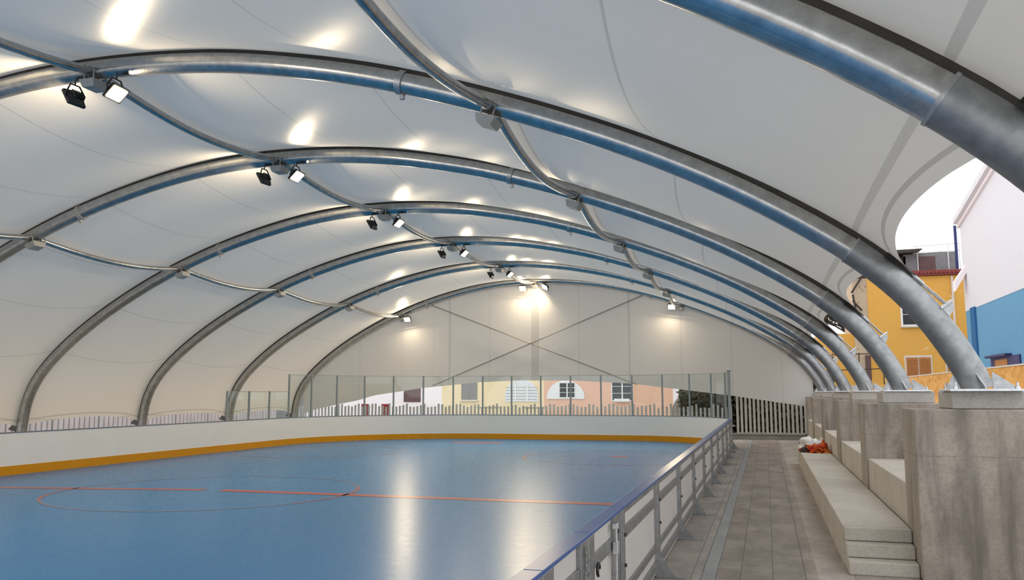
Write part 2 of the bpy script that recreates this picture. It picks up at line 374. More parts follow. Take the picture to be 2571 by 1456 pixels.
def build_arch(i):
    Y = AY[i]
    a = thing('steel_arch', 'galvanised '+arch_word[i], 'arch', (prof(0)[0].x, Y, prof(0)[0].y), 'galvanised steel arches')
    pts = []; rad = []
    N = 110
    for k in range(N+1):
        s = STOT*k/N; p, n = prof(s); pts.append((p.x, Y, p.y)); rad.append(RT)
    part(MB().tube(pts, RT, 20, True, (0, 1, 0), rad), 'tube', 'arch', a)
    # heavier lower leg with its weld collar
    leg = [(prof(s)[0].x, Y, prof(s)[0].y) for s in [S_J*k/18 for k in range(19)]]
    part(MB().tube(leg, RT+0.012, 20, True, (0, 1, 0)), 'leg_sleeve', 'sleeve', a)
    # rail holding the membrane, coloured dark as its contact shadow on the tube
    ks = MB(); kv = []; kn = 90; ka, kb = s_at_x(1.58), STOT-1.1
    for q in range(kn+1):
        p, n = prof(ka+(kb-ka)*q/kn)
        for yy, oo in ((-.028, RT-.02), (.028, RT-.02), (.028, RT+.062), (-.028, RT+.062)): kv.append((p.x+n.x*oo, Y+yy, p.y+n.y*oo))
    ks.add(kv, [(q*4+e, q*4+(e+1) % 4, q*4+4+(e+1) % 4, q*4+4+e) for q in range(kn) for e in range(4)])
    part(ks, 'keder_shade_rail', 'keder_shade', a)
    p, n = prof(S_J); d = Vector((-n.y, 0, n.x))
    c = Vector((p.x, Y, p.y)); part(MB().tube([c-d*0.014, c+d*0.014], RT+0.018, 20, True, (0, 1, 0)), 'weld_collar', 'galv', a)
    # foot: plate, gussets, bolts
    fx, fz = prof(0)[0].x, 2.11
    part(MB().bbox(fx-0.36, fx+0.40, Y-0.33, Y+0.33, fz-0.005, fz+0.022, 0.004), 'base_plate', 'zinc', a)
    for dx, dy in ((-1, 0), (1, 0), (0, -1), (0, 1)):
        g = MB()
        off = RT*0.9; L = 0.33 if dx <= 0 else 0.38
        lean = -0.10 if dx < 0 else 0.0
        P = [Vector((dx*off, dy*off, 0)), Vector((dx*L, dy*L, 0)), Vector((dx*L, dy*L, 0.03)), Vector((dx*off*1.0+(lean if dx else -0.06), dy*off, 0.20))]
        base = Vector((fx, Y, fz+0.02)); t = Vector((0, 0.008, 0)) if dx else Vector((0.008, 0, 0))
        part(g.prism([base+q-t for q in P], t*2), 'gusset', 'galv', a)
    for bx in (-0.29, 0.33):
        for by in (-0.26, 0.26):
            part(MB().tube([(fx+bx, Y+by, fz+0.015), (fx+bx, Y+by, fz+0.05)], 0.028, 6).tube([(fx+bx, Y+by, fz+0.05), (fx+bx, Y+by, fz+0.095)], 0.014, 8), 'anchor_bolt', 'zinc', a)
    # tie-down of the membrane corner: plate, two rods, bracket on the leg
    p, n = prof(S_T); p2, n2 = prof(s_at_x(1.86)); nn = Vector((n.x, 0, n.y)); n2v = Vector((n2.x, 0, n2.y)); dd = Vector((-n.y, 0, n.x))
    if dd.z > 0: dd = -dd
    tip = Vector((p.x, Y, p.y))+nn*(RT+0.03); br = Vector((p2.x, Y, p2.y))+n2v*(RT+0.07)
    part(MB().prism([tip-dd*0.42+Vector((0, -0.13, 0)), tip-dd*0.42+Vector((0, 0.13, 0)), tip+Vector((0, 0.05, 0)), tip+Vector((0, -0.05, 0))], nn*0.02), 'corner_plate', 'flap', a)
    part(MB().tube([tip-dd*0.02, tip+dd*0.12], 0.035, 8), 'turnbuckle', 'galv', a)
    for q in (-0.045, 0.045):
        part(MB().tube([tip+Vector((0, q, 0))-dd*0.05, br+Vector((0, q, 0))], 0.011, 8), 'tie_rod', 'galv', a)
    d2 = Vector((-n2.y, 0, n2.x)); d2 = -d2 if d2.z > 0 else d2
    b0 = Vector((p2.x, Y, p2.y))+n2v*(RT-0.02)
    part(MB().prism([b0+Vector((0, -0.11, 0)), b0+Vector((0, 0.11, 0)), b0+n2v*0.17+Vector((0, 0.08, 0)), b0+n2v*0.17+Vector((0, -0.08, 0))], d2*0.025), 'tie_bracket', 'galv', a)
    for q in (-0.05, 0.05):
        part(MB().prism([b0+Vector((0, q-.008, 0)), b0+n2v*0.15+Vector((0, q-.008, 0)), b0+n2v*0.12+d2*0.10+Vector((0, q-.008, 0)), b0+d2*0.16+Vector((0, q-.008, 0))], (0, 0.016, 0)), 'bracket_fin', 'galv', a)
    # clamps and purlin brackets
    for x, mat in ((-4.9, 'galv'), (-15.9, 'bracket')):
        p, n = prof(s_at_x(x)); d = Vector((-n.y, 0, n.x)); c = Vector((p.x, Y, p.y))
        part(MB().tube([c-d*0.05, c+d*0.05], RT+0.022, 20, True, (0, 1, 0)).box(-0.03, 0.03, -0.03, 0.03, -RT-0.09, -RT, Matrix.Translation(c)), 'clamp', mat, a)
    for s in (S_C, S_R, S_L):
        p, n = prof(s); nv = Vector((n.x, 0, n.y)); d = Vector((-n.y, 0, n.x)); c = Vector((p.x, Y, p.y)); mm = Matrix((d, (0, 1, 0), nv)).transposed().to_4x4(); mm.translation = c
        m = MB()
        z0 = -RT-0.20
        m.add([mm @ Vector(v) for v in [(-.11, -.15, z0+.03), (.11, -.15, z0+.03), (.11, .15, z0+.03), (-.11, .15, z0+.03), (-.15, -.20, z0+.15), (.15, -.20, z0+.15), (.15, .20, z0+.15), (-.15, .20, z0+.15)]],
              [(0, 1, 2, 3), (4, 5, 6, 7), (0, 1, 5, 4), (1, 2, 6, 5), (2, 3, 7, 6), (3, 0, 4, 7)])
        for yy in (-.13, .13):
            for xx in (-.09, .09): m.tube([mm @ Vector((xx, yy, z0+.1)), mm @ Vector((xx, yy*1.1, -RT*0.2))], 0.014, 6)
        part(m, 'purlin_bracket', 'bracket', a)
    # left corner plate and shoe
    p, n = prof(STOT-1.0)
    part(MB().prism([Vector((p.x-0.15, Y-0.03, 1.32)), Vector((p.x-0.55, Y-0.03, 0.95)), Vector((p.x-0.15, Y-0.03, 0.85))], (0, 0.06, 0)), 'corner_plate', 'flap', a)
    pl = prof(STOT)[0]
    part(MB().bbox(pl.x-0.4, pl.x+0.4, Y-0.35, Y+0.35, 0.0, 0.05, 0.005), 'base_plate', 'zinc', a)
    return a
for i in range(1, 9): build_arch(i)

# purlins: curved struts from arch to arch
row_word = {'c': 'ridge purlin', 'r': 'purlin above the right side boards', 'l': 'purlin above the left boards'}
def build_purlin(i, key, s):
    p, n = prof(s); pts = []
    for k in range(21):
        t = k/20; o = -(0.03+0.27*math.sin(PI*t)**0.9)
        pts.append((p.x+n.x*o, AY[i]+(AY[i+1]-AY[i])*t, p.y+n.y*o))
    o = thing('roof_purlin', 'curved grey steel '+row_word[key]+', spanning the '+ORD[i-1]+' bay from the camera', 'purlin', pts[0], 'curved purlins')
    part(MB().tube(pts, 0.072, 14), 'strut', 'arch', o)
    for e in (1, 19):
        a, b = Vector(pts[e]), Vector(pts[e+1 if e == 1 else e-1]); dv = (b-a).normalized()
        part(MB().tube([a-dv*0.015, a+dv*0.015], 0.082, 14), 'end_collar', 'galv', o)
for i in range(1, 8):
    for key, s in (('c', S_C), ('r', S_R), ('l', S_L)): build_purlin(i, key, s)

# ------------------------------------------------------------------ membrane roof
def off_t(t, d=9.0):
    q = min(1.0, max(0.0, d/3.0)); q = q*q*(3-2*q)          # the cut edge sags less than the middle of a bay
    return RT+0.060-(0.16+0.24*q)*math.sin(PI*t)**0.9
def s0_t(t): return 1.50+0.42*math.sin(PI*t)**0.55
def s1_t(t): return STOT-1.02-0.30*math.sin(PI*t)**0.8
vs, fs, uva, uve = [], [], [], []
NT_, NS = 28, 110
grid = {}
for b in range(1, 8):
    for k in range(NT_+1):
        t = k/NT_
        if k == 0 and b > 1: continue
        row = []
        a, e = s0_t(t), s1_t(t)
        for j in range(NS+1):
            q = j/NS; s = a+(e-a)*q
            p, n = prof(s); o = off_t(t, s-a)
            y = AY[b]+(AY[b+1]-AY[b])*t
            row.append(len(vs)); vs.append((p.x+n.x*o, y, p.y+n.y*o)); uva.append((s, t)); uve.append(min(s-a, e-s))
        grid[(b, k)] = row
        if k == NT_ and b < 7: grid[(b+1, 0)] = row
for b in range(1, 8):
    for k in range(NT_):
        A, B = grid[(b, k)], grid[(b, k+1)]
        for j in range(NS): fs.append((A[j], A[j+1], B[j+1], B[j]))
me = bpy.data.meshes.new('ceiling'); me.from_pydata(vs, [], fs); me.materials.append(M['membrane'])
l1 = me.uv_layers.new(name='along'); l2 = me.uv_layers.new(name='edge')
for lp in me.loops:
    l1.data[lp.index].uv = uva[lp.vertex_index]; l2.data[lp.index].uv = (uve[lp.vertex_index], 0)
for p in me.polygons: p.use_smooth = True
o = bpy.data.objects.new('ceiling', me); C.objects.link(o); tag(o, 'white tensioned membrane roof over the steel arches', 'roof', kind='structure')

# gable wall under the last arch
GB = [(-23.0, 0.95), (-22, 1.28), (-20.7, 1.54), (-19.62, 1.74), (-18.75, 1.98), (-16.13, 2.34), (-13.24, 2.6), (-11.15, 2.68), (-8.46, 2.65), (-5.87, 2.5), (-3.99, 2.27), (-1.3, 1.93), (2.2, 1.40)]
YG = AY[8]+0.12
vs, fs = [], []
cols = 90; rows = 14
def gtop(x):
    s = s_at_x(x); p, n = prof(s); return p.y+0.02
def gbot(x):
    for (a, za), (b, zb) in zip(GB, GB[1:]):
        if x <= b: return za+(zb-za)*max(0, (x-a)/(b-a))
    return GB[-1][1]
xl, xr = -22.75, 1.95
for c in range(cols+1):
    x = xl+(xr-xl)*c/cols; zt = gtop(x); zb = min(gbot(x), zt-0.05)
    for r in range(rows+1):
        q = r/rows
        yy = YG+0.10*math.sin(q*PI)*0.5+0.012*math.sin(x*9+q*3)*(1-q)*0.5
        vs.append((x, yy, zb+(zt-zb)*q))
for c in range(cols):
    for r in range(rows):
        a = c*(rows+1)+r; fs.append((a, a+1, a+rows+2, a+rows+1))
# little corner right of the last column, with its concave side edge
mb = MB(); mb.add(vs, fs, True)
o = mb.build('wall_far', 'gable'); tag(o, 'white membrane gable wall at the far end', 'wall', kind='structure')
for nm, a, b, lab in (('brace_cable', (-15.86, 6.47), (-5.6, 2.45), 'steel brace cable on the far gable falling from upper left to lower right'),
                      ('brace_cable', (-5.0, 6.64), (-15.6, 2.45), 'steel brace cable on the far gable falling from upper right to lower left')):
    t = thing(nm, lab, 'cable', (a[0], AY[8]+0.02, a[1]))
    part(MB().tube([(a[0], AY[8]+0.02, a[1]), (b[0], AY[8]+0.05, b[1])], 0.022, 6), 'cable', 'cable', t)
    part(MB().bbox(a[0]-.08, a[0]+.08, AY[8]-.06, AY[8]+.08, a[1]-.08, a[1]+.10, 0.01), 'anchor', 'flap', t)

# ------------------------------------------------------------------ floodlights
def floodlight(pos, aim, label, size=0.34, hang=0.22):
    # pos = centre of the glass; aim = direction of the beam
    aim = Vector(aim).normalized(); side = Vector((0, 1, 0)) if abs(aim.y) < 0.5 else Vector((1, 0, 0))
    side = (side-aim*side.dot(aim)).normalized(); up = aim.cross(side).normalized()
    if up.z < 0: up = -up
    m = Matrix((side, up, aim)).transposed().to_4x4(); m.translation = Vector(pos)
    t = thing('floodlight', label, 'light', pos, 'floodlights under the arches')
    w, h = size, size*0.82
    b = MB()
    b.add([m @ Vector(v) for v in [(-w/2, -h/2, 0), (w/2, -h/2, 0), (w/2, h/2, 0), (-w/2, h/2, 0), (-w/2, -h/2, -.05), (w/2, -h/2, -.05), (w/2, h/2, -.05), (-w/2, h/2, -.05),
           (-w*.3, -h*.3, -.11), (w*.3, -h*.3, -.11), (w*.3, h*.3, -.11), (-w*.3, h*.3, -.11)]],
          [(0, 1, 5, 4), (1, 2, 6, 5), (2, 3, 7, 6), (3, 0, 4, 7), (4, 5, 9, 8), (5, 6, 10, 9), (6, 7, 11, 10), (7, 4, 8, 11), (8, 9, 10, 11), (0, 1, 2, 3)])
    for k in range(5):
        x = -w*.25+w*.5*k/4; b.box(x-.006, x+.006, -h*.28, h*.28, -.15, -.10, m)
    b.build('housing', 'black', t)
    g = MB(); e = 0.03
    g.add([m @ Vector(v) for v in [(-w/2+e, -h/2+e, .006), (w/2-e, -h/2+e, .006), (w/2-e, h/2-e, .006), (-w/2+e, h/2-e, .006)]], [(0, 1, 2, 3)])
    gl = g.build('glass', 'lamp', t); gl['label'] = 'glowing warm white glass'
    # yoke: U-shaped bar from the housing sides to the bracket above
    top = Vector(pos)+Vector((0, 0, hang))-aim*0.04
    y = MB()
    ps = [m @ Vector((-w/2-.015, 0, -.03)), m @ Vector((-w/2-.015, h*.15, -.10)), top-side*0.09, top+side*0.09, m @ Vector((w/2+.015, h*.15, -.10)), m @ Vector((w/2+.015, 0, -.03))]
    y.tube(ps, 0.014, 6); y.tube([top, top+Vector((0, 0, 0.06))], 0.014, 6)
    y.build('yoke', 'black', t)
    return t
for i in range(2, 8):
    Y = AY[i]
    floodlight((-9.93, Y-0.02, 6.93), (0.68, -0.06, -0.73), 'lit floodlight on the '+ORD[i-2]+' arch from the camera, on the side facing the walkway')
    floodlight((-10.82, Y-0.02, 6.93), (-0.86, 0.05, -0.50), 'floodlight on the '+ORD[i-2]+' arch from the camera, showing its black back')
Y = AY[8]-0.22
floodlight((-10.93, Y, 7.02), (-0.05, -0.75, -0.65), 'lit floodlight at the top of the far gable, left one of the two', 0.36, 0.16)
floodlight((-9.85, Y, 7.05), (-0.55, -0.55, -0.6), 'lit floodlight at the top of the far gable, right one of the two', 0.36, 0.14)
floodlight((-3.95, Y, 5.92), (-0.1, -0.75, -0.65), 'lit floodlight on the right shoulder of the far gable', 0.34, 0.15)
floodlight((-16.88, Y, 5.70), (0.1, -0.75, -0.65), 'lit floodlight on the left shoulder of the far gable', 0.34, 0.15)

# ------------------------------------------------------------------ floors
def sheet(name, pts, z, mat, label, cat, th=0.08):
    o = MB().prism([(x, y, z) for x, y in pts], (0, 0, -th)).build(name, mat); tag(o, label, cat, kind='structure'); return o
sheet('ground', [(-60, -25), (60, -25), (60, 110), (-60, 110)], -0.10, 'ground', 'pale outdoor ground around the hall', 'ground', 0.2)
X0, X1, Y0, Y1, RL, RR = -18.9, -1.35, -4.6, 37.4, 7.0, 4.5
def rink_path(inset=0.0, n=24):
    # from the right straight over the far end to the left straight, offset outwards by inset
    P = []
    for k in range(n+1):
        a = PI/2*k/n; P.append((X1-RR+(RR+inset)*math.cos(a), Y1-RR+(RR+inset)*math.sin(a)))
    for k in range(n+1):
        a = PI/2+PI/2*k/n; P.append((X0+RL+(RL+inset)*math.cos(a), Y1-RL+(RL+inset)*math.sin(a)))
    return P
f = MB(); outl = [(X1, Y0)]+rink_path()+[(X0, Y0)]
f.prism([(x, y, 0.0) for x, y in outl], (0, 0, -0.06))
f.cur = 1
def strip(x0, x1, y0, y1, z=0.003): f.add([(x0, y0, z), (x1, y0, z), (x1, y1, z), (x0, y1, z)], [(0, 1, 2, 3)])
YC = 16.2
f.add([(X0+.02, YC-1.42, .003), (-11.85, YC-.16, .003), (-11.85, YC+.12, .003), (X0+.02, YC-1.16, .003)], [(0, 1, 2, 3)]); strip(-11.45, X1-.02, YC-.17, YC+.17)
strip(-12.9, -10.7, 33.95, 34.6)
def ring(cx, cyy, r, w, n=72, z=0.003, a0=0, a1=2*PI):
    for k in range(n):
        a, b = a0+(a1-a0)*k/n, a0+(a1-a0)*(k+1)/n
        f.add([(cx+r*math.cos(a), cyy+r*math.sin(a), z), (cx+(r+w)*math.cos(a), cyy+(r+w)*math.sin(a), z), (cx+(r+w)*math.cos(b), cyy+(r+w)*math.sin(b), z), (cx+r*math.cos(b), cyy+r*math.sin(b), z)], [(0, 1, 2, 3)])
ring(-11.65, 16.0, 3.17, .07, 24, 0.003, -0.45, 0.5); ring(-11.65, 16.0, 3.17, .07, 16, 0.003, PI+.05, PI+.75)
ring(-4.75, 27.8, 3.0, .07, 16, 0.003, PI-.45, PI+.6)
strip(-5.0, -4.45, 27.9, 28.3)
f.cur = 2
ring(-11.65, 16.0, 3.17, .06, 60, 0.003, 0.5, PI+.05); ring(-11.65, 16.0, 3.17, .06, 60, 0.003, PI+.75, 2*PI-.45)
ring(-4.75, 27.8, 3.0, .06, 60, 0.003, PI+.6, 3*PI-.45); ring(-15.55, 27.8, 3.0, .06, 60)
o = f.build('floor', ['rink', 'red', 'faint']); tag(o, 'glossy blue rink floor with red lines', 'floor', kind='structure')
sheet('floor_edge', [(0.50, -6), (1.6, -6), (1.6, 39.6), (0.50, 39.6)], 0.0, 'slab', 'lighter slab strip along the concrete bench', 'floor')
sheet('floor_walkway', [(-0.63, -6), (0.50, -6), (0.50, 39.6), (-0.63, 39.6)], 0.0, 'paver', 'grey paved walkway beside the rink', 'floor')
sheet('floor_apron', [(-1.38, -6), (-0.79, -6), (-0.79, 39.6), (-1.38, 39.6)], 0.0, 'slab', 'light slab strip at the foot of the boards', 'floor')
sheet('floor_surround', [(-25.5, 37.6), (-1.38, 37.6), (-1.38, 39.9), (-25.5, 39.9)], -0.02, 'curb', 'concrete strip behind the far boards', 'floor', 0.06)
m = MB()
y = -6.0
while y < 38.6:
    m.bbox(-0.785, -0.635, y, y+0.99, -0.05, 0.012, 0.006); y += 1.0
o = m.build('drain_channel', 'drain'); tag(o, 'grey drain channel running along the paved walkway', 'drain')

# ------------------------------------------------------------------ boards: white curved run at the left and far end
BH = 1.08
def sweep(path_in, path_out, z0, z1):
    n = len(path_in); vs = []
    for (a, b), (c, d) in zip(path_in, path_out): vs += [(a, b, z0), (a, b, z1), (c, d, z1), (c, d, z0)]
    fs = []
    for i in range(n-1):
        for k in range(4): fs.append((i*4+k, i*4+(k+1) % 4, (i+1)*4+(k+1) % 4, (i+1)*4+k))
    fs += [(0, 1, 2, 3), tuple((n-1)*4+k for k in (3, 2, 1, 0))]
    m = MB(); m.add(vs, fs); return m
def run(inset): return rink_path(inset, 30)+[(X0-inset, y) for y in (28, 24, 20, 16, 12, 8, 4)]
db = thing('dasher_board', 'long white dasher board curving round the far end and left side of the rink', 'board', (-10, Y1, 0))
part(sweep(run(0.0), run(0.05), 0.0, BH), 'board_panel', 'board', db)
k = part(sweep(run(-0.012), run(0.001), 0.0, 0.235), 'kick_strip', 'yellow_strip', db); k['label'] = 'ochre yellow kick strip'
part(sweep(run(-0.015), run(0.12), BH, BH+0.022), 'cap_rail', 'grey_cap', db)
# back frame posts of that run
P = run(0.09)
acc = 0; last = Vector(P[0]); cnt = 0
for q in P[1:]:
    acc += (Vector(q)-last).length; last = Vector(q)
    if acc > 2.4:
        acc = 0; part(MB().box(q[0]-.04, q[0]+.04, q[1]-.04, q[1]+.04, 0, BH), 'frame_post', 'galv', db)

# clear screens on top of it
def along(path, step):
    out = [Vector(path[0])]; need = step
    for a, b in zip(path, path[1:]):
        a, b = Vector(a), Vector(b); L = (b-a).length; p = 0
        while L-p >= need: p += need; out.append(a.lerp(b, p/L)); need = step
        need -= (L-p)
    return out
dense = rink_path(0.03, 60)+[(X0-0.03, Y1-RL-0.2*k) for k in range(1, 60)]
SP = along(dense, 1.385)
# extend left run until the screen's end
tall = len([p for p in SP if p.y > 31.2 or p.x > -15])
SP = SP[:tall+4]
gz = BH+0.02
for i in range(len(SP)):
    low = i > tall
    h = 2.86 if i <= tall else 2.16
    p = SP[i]
    lab = ('thicker grey end post of the clear screen beside the walkway' if i == 0 else
           'pale end post of the low clear screen above the left boards' if i == len(SP)-1 else
           ORD[i-1]+' slim grey screen post counted from the walkway end of the far boards')
    w2 = 0.055 if i == 0 else 0.034
    o = MB().bbox(p.x-w2, p.x+w2, p.y-w2, p.y+w2, gz, h+0.02, 0.008)
    if i == 0: o.bbox(p.x-.08, p.x+.08, p.y-.08, p.y+.08, h+0.02, h+0.06, 0.01)
    tag(o.build('screen_post', 'post', None, (p.x, p.y, gz)), lab, 'post', 'posts of the clear screens')
    if i == len(SP)-1: break
    q = SP[i+1]; d = (q-p).normalized(); n = Vector((d.y, -d.x))*0.006
    a, b = p+d*0.038, q-d*0.038
    hh = 2.86 if i < tall else 2.16
    m = MB().prism([(a.x-n.x, a.y-n.y, gz), (b.x-n.x, b.y-n.y, gz), (b.x-n.x, b.y-n.y, hh), (a.x-n.x, a.y-n.y, hh)], (n.x*2, n.y*2, 0))
    lab = (ORD[i]+' tall clear screen pane counted from the walkway end of the far boards' if i < tall else
           ORD[i-tall]+' low clear pane above the left boards, counted from the tall panes')
    t = thing('clear_screen', lab, 'screen', (p.x, p.y, gz), 'clear screens on the boards')
    part(m, 'pane', 'screen', t)
    part(MB().tube([(a.x, a.y, hh), (b.x, b.y, hh)], 0.011, 6), 'edge_trim', 'post', t)

# ------------------------------------------------------------------ boards along the walkway: framed modules
XO, XI = -1.24, -1.35     # outer frame face / rink face
JY = [2.1, 4.75, 7.55, 10.1, 12.7, 15.3, 17.9, 20.5, 23.1, 25.7, 28.3, 30.9, 32.9]
mod = 0
for j in range(len(JY)-1):
    a, b = JY[j]+0.012, JY[j+1]-0.012
    if j == 1: continue
    mod += 1
    t = thing('board_module', ORD[mod-1]+' framed white board section along the walkway, counted from the camera', 'board', (XO, a, 0), 'framed board sections along the walkway')
    part(MB().box(XI, XO-0.045, a, b, 0.03, BH-0.01), 'board_panel', 'board_back', t)
    kk = part(MB().box(XI-0.012, XI+0.002, a, b, 0.0, 0.235), 'kick_strip', 'yellow_strip', t); kk['label'] = 'ochre yellow kick strip'
    part(MB().box(XI+.002, XO-0.022, b-0.001, b+0.025, 0.02, BH-.005), 'gap_shade_strip', 'black', t)  # black strip added to stand in for the shaded gap between posts
    for y0, y1 in ((a, a+0.085), (b-0.085, b)):
        part(MB().bbox(XO-0.05, XO, y0, y1, 0.0, BH, 0.006), 'frame_post', 'frame_steel', t)
    for z0, z1, x1 in ((0.80, 0.90, XO-0.02), (0.30, 0.38, XO-0.02), (0.10, 0.19, XO-0.01), (BH-0.07, BH, XO-0.03)):
        part(MB().bbox(XO-0.05, x1, a+0.08, b-0.08, z0, z1, 0.005), 'frame_rail', 'frame_steel', t)
    # mid stud on the rink side of the rails, gusset feet, floor plates
    for yy in (b-0.045,):
        part(MB().prism([(XO, yy-.006, 0.0), (XO+0.17, yy-.006, 0.0), (XO+0.17, yy-.006, 0.03), (XO+0.04, yy-.006, 0.21), (XO, yy-.006, 0.24)], (0, 0.012, 0)).box(XO, XO+0.30, yy-.05, yy+.05, 0.0, 0.008), 'foot_gusset', 'frame_steel', t)
    for z in (0.16, 0.60, 0.86):
        part(MB().tube([(XO, a+0.03, z), (XO+0.02, a+0.03, z)], 0.017, 6), 'bolt', 'flap', t)
    part(MB().bbox(XI-0.01, XO+0.005, a-0.008, b+0.008, BH, BH+0.026, 0.006), 'cap_rail', 'blue_cap', t)
# gate with two leaves
a, b = JY[1]+0.012, JY[2]-0.012; mid = 6.1
t = thing('rink_gate', 'two-leaf white gate in the near boards with steel posts, bolt and chain', 'gate', (XO, a, 0))
for (u, v) in ((a+.10, mid-.01), (mid+.01, b-.10)):
    lf = part(MB().box(XI, XO-0.05, u, v, 0.05, BH-0.01), 'gate_leaf', 'board_back', t)
    for y0, y1 in ((u, u+0.20), (v-0.24, v)):
        lf2 = MB().bbox(XO-0.052, XO-0.012, y0, y1, 0.04, BH-0.01, 0.006).build('stile', 'frame_steel', lf)
    for z0, z1 in ((0.30, 0.38), (0.80, 0.90)):
        MB().bbox(XO-0.052, XO-0.025, u+.2, v-.24, z0, z1, 0.005).build('cross_rail', 'frame_steel', lf)
for y0 in (a, b-0.09):
    part(MB().bbox(XI+0.03, XO, y0, y0+0.09, 0, BH, 0.006), 'gate_post', 'frame_steel', t)
for yy, zz in ((a+.2, .93), (b-.2, .93), (b-.2, .3), (a+.2, .3)):
    part(MB().tube([(XO-.02, yy, zz), (XO-0.004, yy, zz)], 0.02, 8), 'bolt_head', 'flap', t)
bl = MB().tube([(XO+.012, 7.12, 0.15), (XO+.012, 7.12, 1.02)], 0.009, 8).bbox(XO-.015, XO+.03, 7.08, 7.16, 0.78, 0.88, 0.006).bbox(XO-.015, XO+.03, 7.085, 7.155, 0.98, 1.03, 0.006)
part(bl, 'drop_bolt', 'zinc', t)
ch = MB()
for k in range(16):
    c = Vector((XO+0.0+0.008*(k % 2), mid-0.16+0.012*math.sin(k), 1.0-0.045*k)); ax = Vector((1, 0, 0)) if k % 2 else Vector((0, 1, 0))
    pts = [c+ax*(0.013*math.cos(q*PI/4))+Vector((0, 0, 0.027*math.sin(q*PI/4))) for q in range(9)]
    ch.tube(pts, 0.0045, 5)
part(ch, 'chain', 'frame_steel', t)
hk = MB().tube([(XO+0.005, 6.36+0.04*math.cos(q*PI/5), 0.80+0.045*math.sin(q*PI/5)) for q in range(8)], 0.012, 6)
part(hk, 'rubber_hook', 'black', t)
part(MB().bbox(XI-0.01, XO+0.005, a-0.008, mid-.004, BH, BH+0.026, 0.006), 'cap_rail', 'blue_cap', t)
part(MB().bbox(XI-0.01, XO+0.005, mid+.004, b+0.008, BH, BH+0.026, 0.006), 'cap_rail', 'blue_cap', t)

# ------------------------------------------------------------------ concrete stand at the right
bn = thing('concrete_bench', 'long low concrete bench step along the walkway', 'bench', (0.84, 11.4, 0))
part(MB().bbox(0.84, 1.60, 11.36, 18.98, 0, 0.48, 0.012), 'bench_block', 'seat', bn)
part(MB().bbox(0.84, 1.60, 18.99, 26.6, 0, 0.482, 0.012), 'bench_block', 'seat', bn)
for nm, y0, z0, z1, lab in (('concrete_step', 10.79, 0.0, 0.155, 'lowest concrete step at the near end of the bench'),
                            ('concrete_step', 11.02, 0.160, 0.315, 'middle concrete step at the near end of the bench'),
                            ('concrete_step', 11.22, 0.320, 0.476, 'top concrete step at the near end of the bench')):
    o = MB().bbox(0.85, 1.60, y0, 11.35, z0, z1, 0.014).build(nm, 'seat'); tag(o, lab, 'step', 'concrete steps')
piers = [(10.62, 11.55, 'nearest concrete pier of the stand, largest and stained'), (15.80, 16.68, 'second concrete pier along the stand'),
         (21.30, 22.18, 'third concrete pier along the stand'), (27.20, 28.10, 'fourth concrete pier along the stand'), (32.7, 33.6, 'fifth concrete pier, mostly hidden behind the fourth'),
         (37.6, 38.4, 'last concrete pier under the gable corner')]
for i, (y0, y1, lab) in enumerate(piers):
    o = MB().bbox(1.605, 5.2 if i == 0 else 3.2, y0, y1, 0, 1.905, 0.015).build('concrete_pier', 'concrete'); tag(o, lab, 'pier', 'concrete piers')
    if i == 0:
        pass
    Y = AY[i+3]
    xr = 3.25 if i == 0 else 2.78
    x0 = 2.02 if i == 0 else 1.95
    o = MB().bbox(x0, xr, max(Y-0.30, y0+0.08), max(Y-0.30, y0+0.08)+0.80, 1.908, 2.105, 0.012).build('concrete_plinth', 'plinth')
    tag(o, ['pale concrete plinth under the leg of the second arch, on the nearest pier', 'pale concrete plinth on the second pier', 'pale concrete plinth on the third pier',
            'pale concrete plinth on the fourth pier', 'pale concrete plinth on the fifth pier', 'pale concrete plinth on the last pier'][i], 'plinth', 'concrete plinths')
for i in range(5):
    y0, y1 = piers[i][1]+0.005, piers[i+1][0]-0.005
    if i == 3: y1 = piers[4][0]-0.005
    o = MB().bbox(1.63, 3.2, y0, y1, 0, 0.975, 0.012).build('concrete_tier', 'seat')
    tag(o, ORD[i]+' raised concrete block, between the '+ORD[i]+' and '+ORD[i+1]+' piers', 'seating', 'raised concrete blocks')
o = MB().bbox(3.22, 3.5, 11.6, 39.5, 0, 1.75, 0.015).build('wall_right', 'concrete'); tag(o, 'concrete back wall of the stand', 'wall', kind='structure')
o = MB().prism([(3.5, 2, 1.2), (60, 2, 1.2), (60, 100, 1.2), (3.5, 100, 1.2)], (0, 0, -1.2)).build('terrain', 'ground'); tag(o, 'raised street level behind the stand', 'ground', kind='structure')
# far curb with slat fence
o = MB().bbox(-25.4, 1.6, 39.92, 40.4, -0.05, 0.20, 0.02).bbox(-25.4, 1.6, 39.86, 40.4, 0.20, 0.25, 0.015).build('trim_1', 'curb'); tag(o, 'concrete curb at the foot of the far fence', 'curb', kind='structure')

# ------------------------------------------------------------------ things left on the bench
def lump(center, sx, sy, sz, seed, rough=0.35, sub=4, freq=2.2):
    from mathutils import noise
    bm = bmesh.new(); bmesh.ops.create_icosphere(bm, subdivisions=sub, radius=1)
    for v in bm.verts:
        d = v.co.normalized(); n = noise.fractal(d*freq+Vector((seed*7.1, seed, 0)), 1.0, 2.0, 4); r = 1+rough*n
        c = Vector((d.x*r*sx, d.y*r*sy, max(d.z, -0.35)*r*sz)); c.z = max(c.z, -0.0)
        v.co = c+Vector(center)
    m = MB(); bm.verts.index_update(); m.add([v.co[:] for v in bm.verts], [[v.index for v in f.verts] for f in bm.faces], True); bm.free(); return m
bz = 0.484
t = thing('plastic_bag', 'crumpled white plastic bag lying at the far end of the bench', 'bag', (1.2, 25.6, bz))
part(lump((1.17, 25.6, bz), .33, .32, .30, 3, .55, 4, 1.8), 'bag_body', 'white_bag', t)
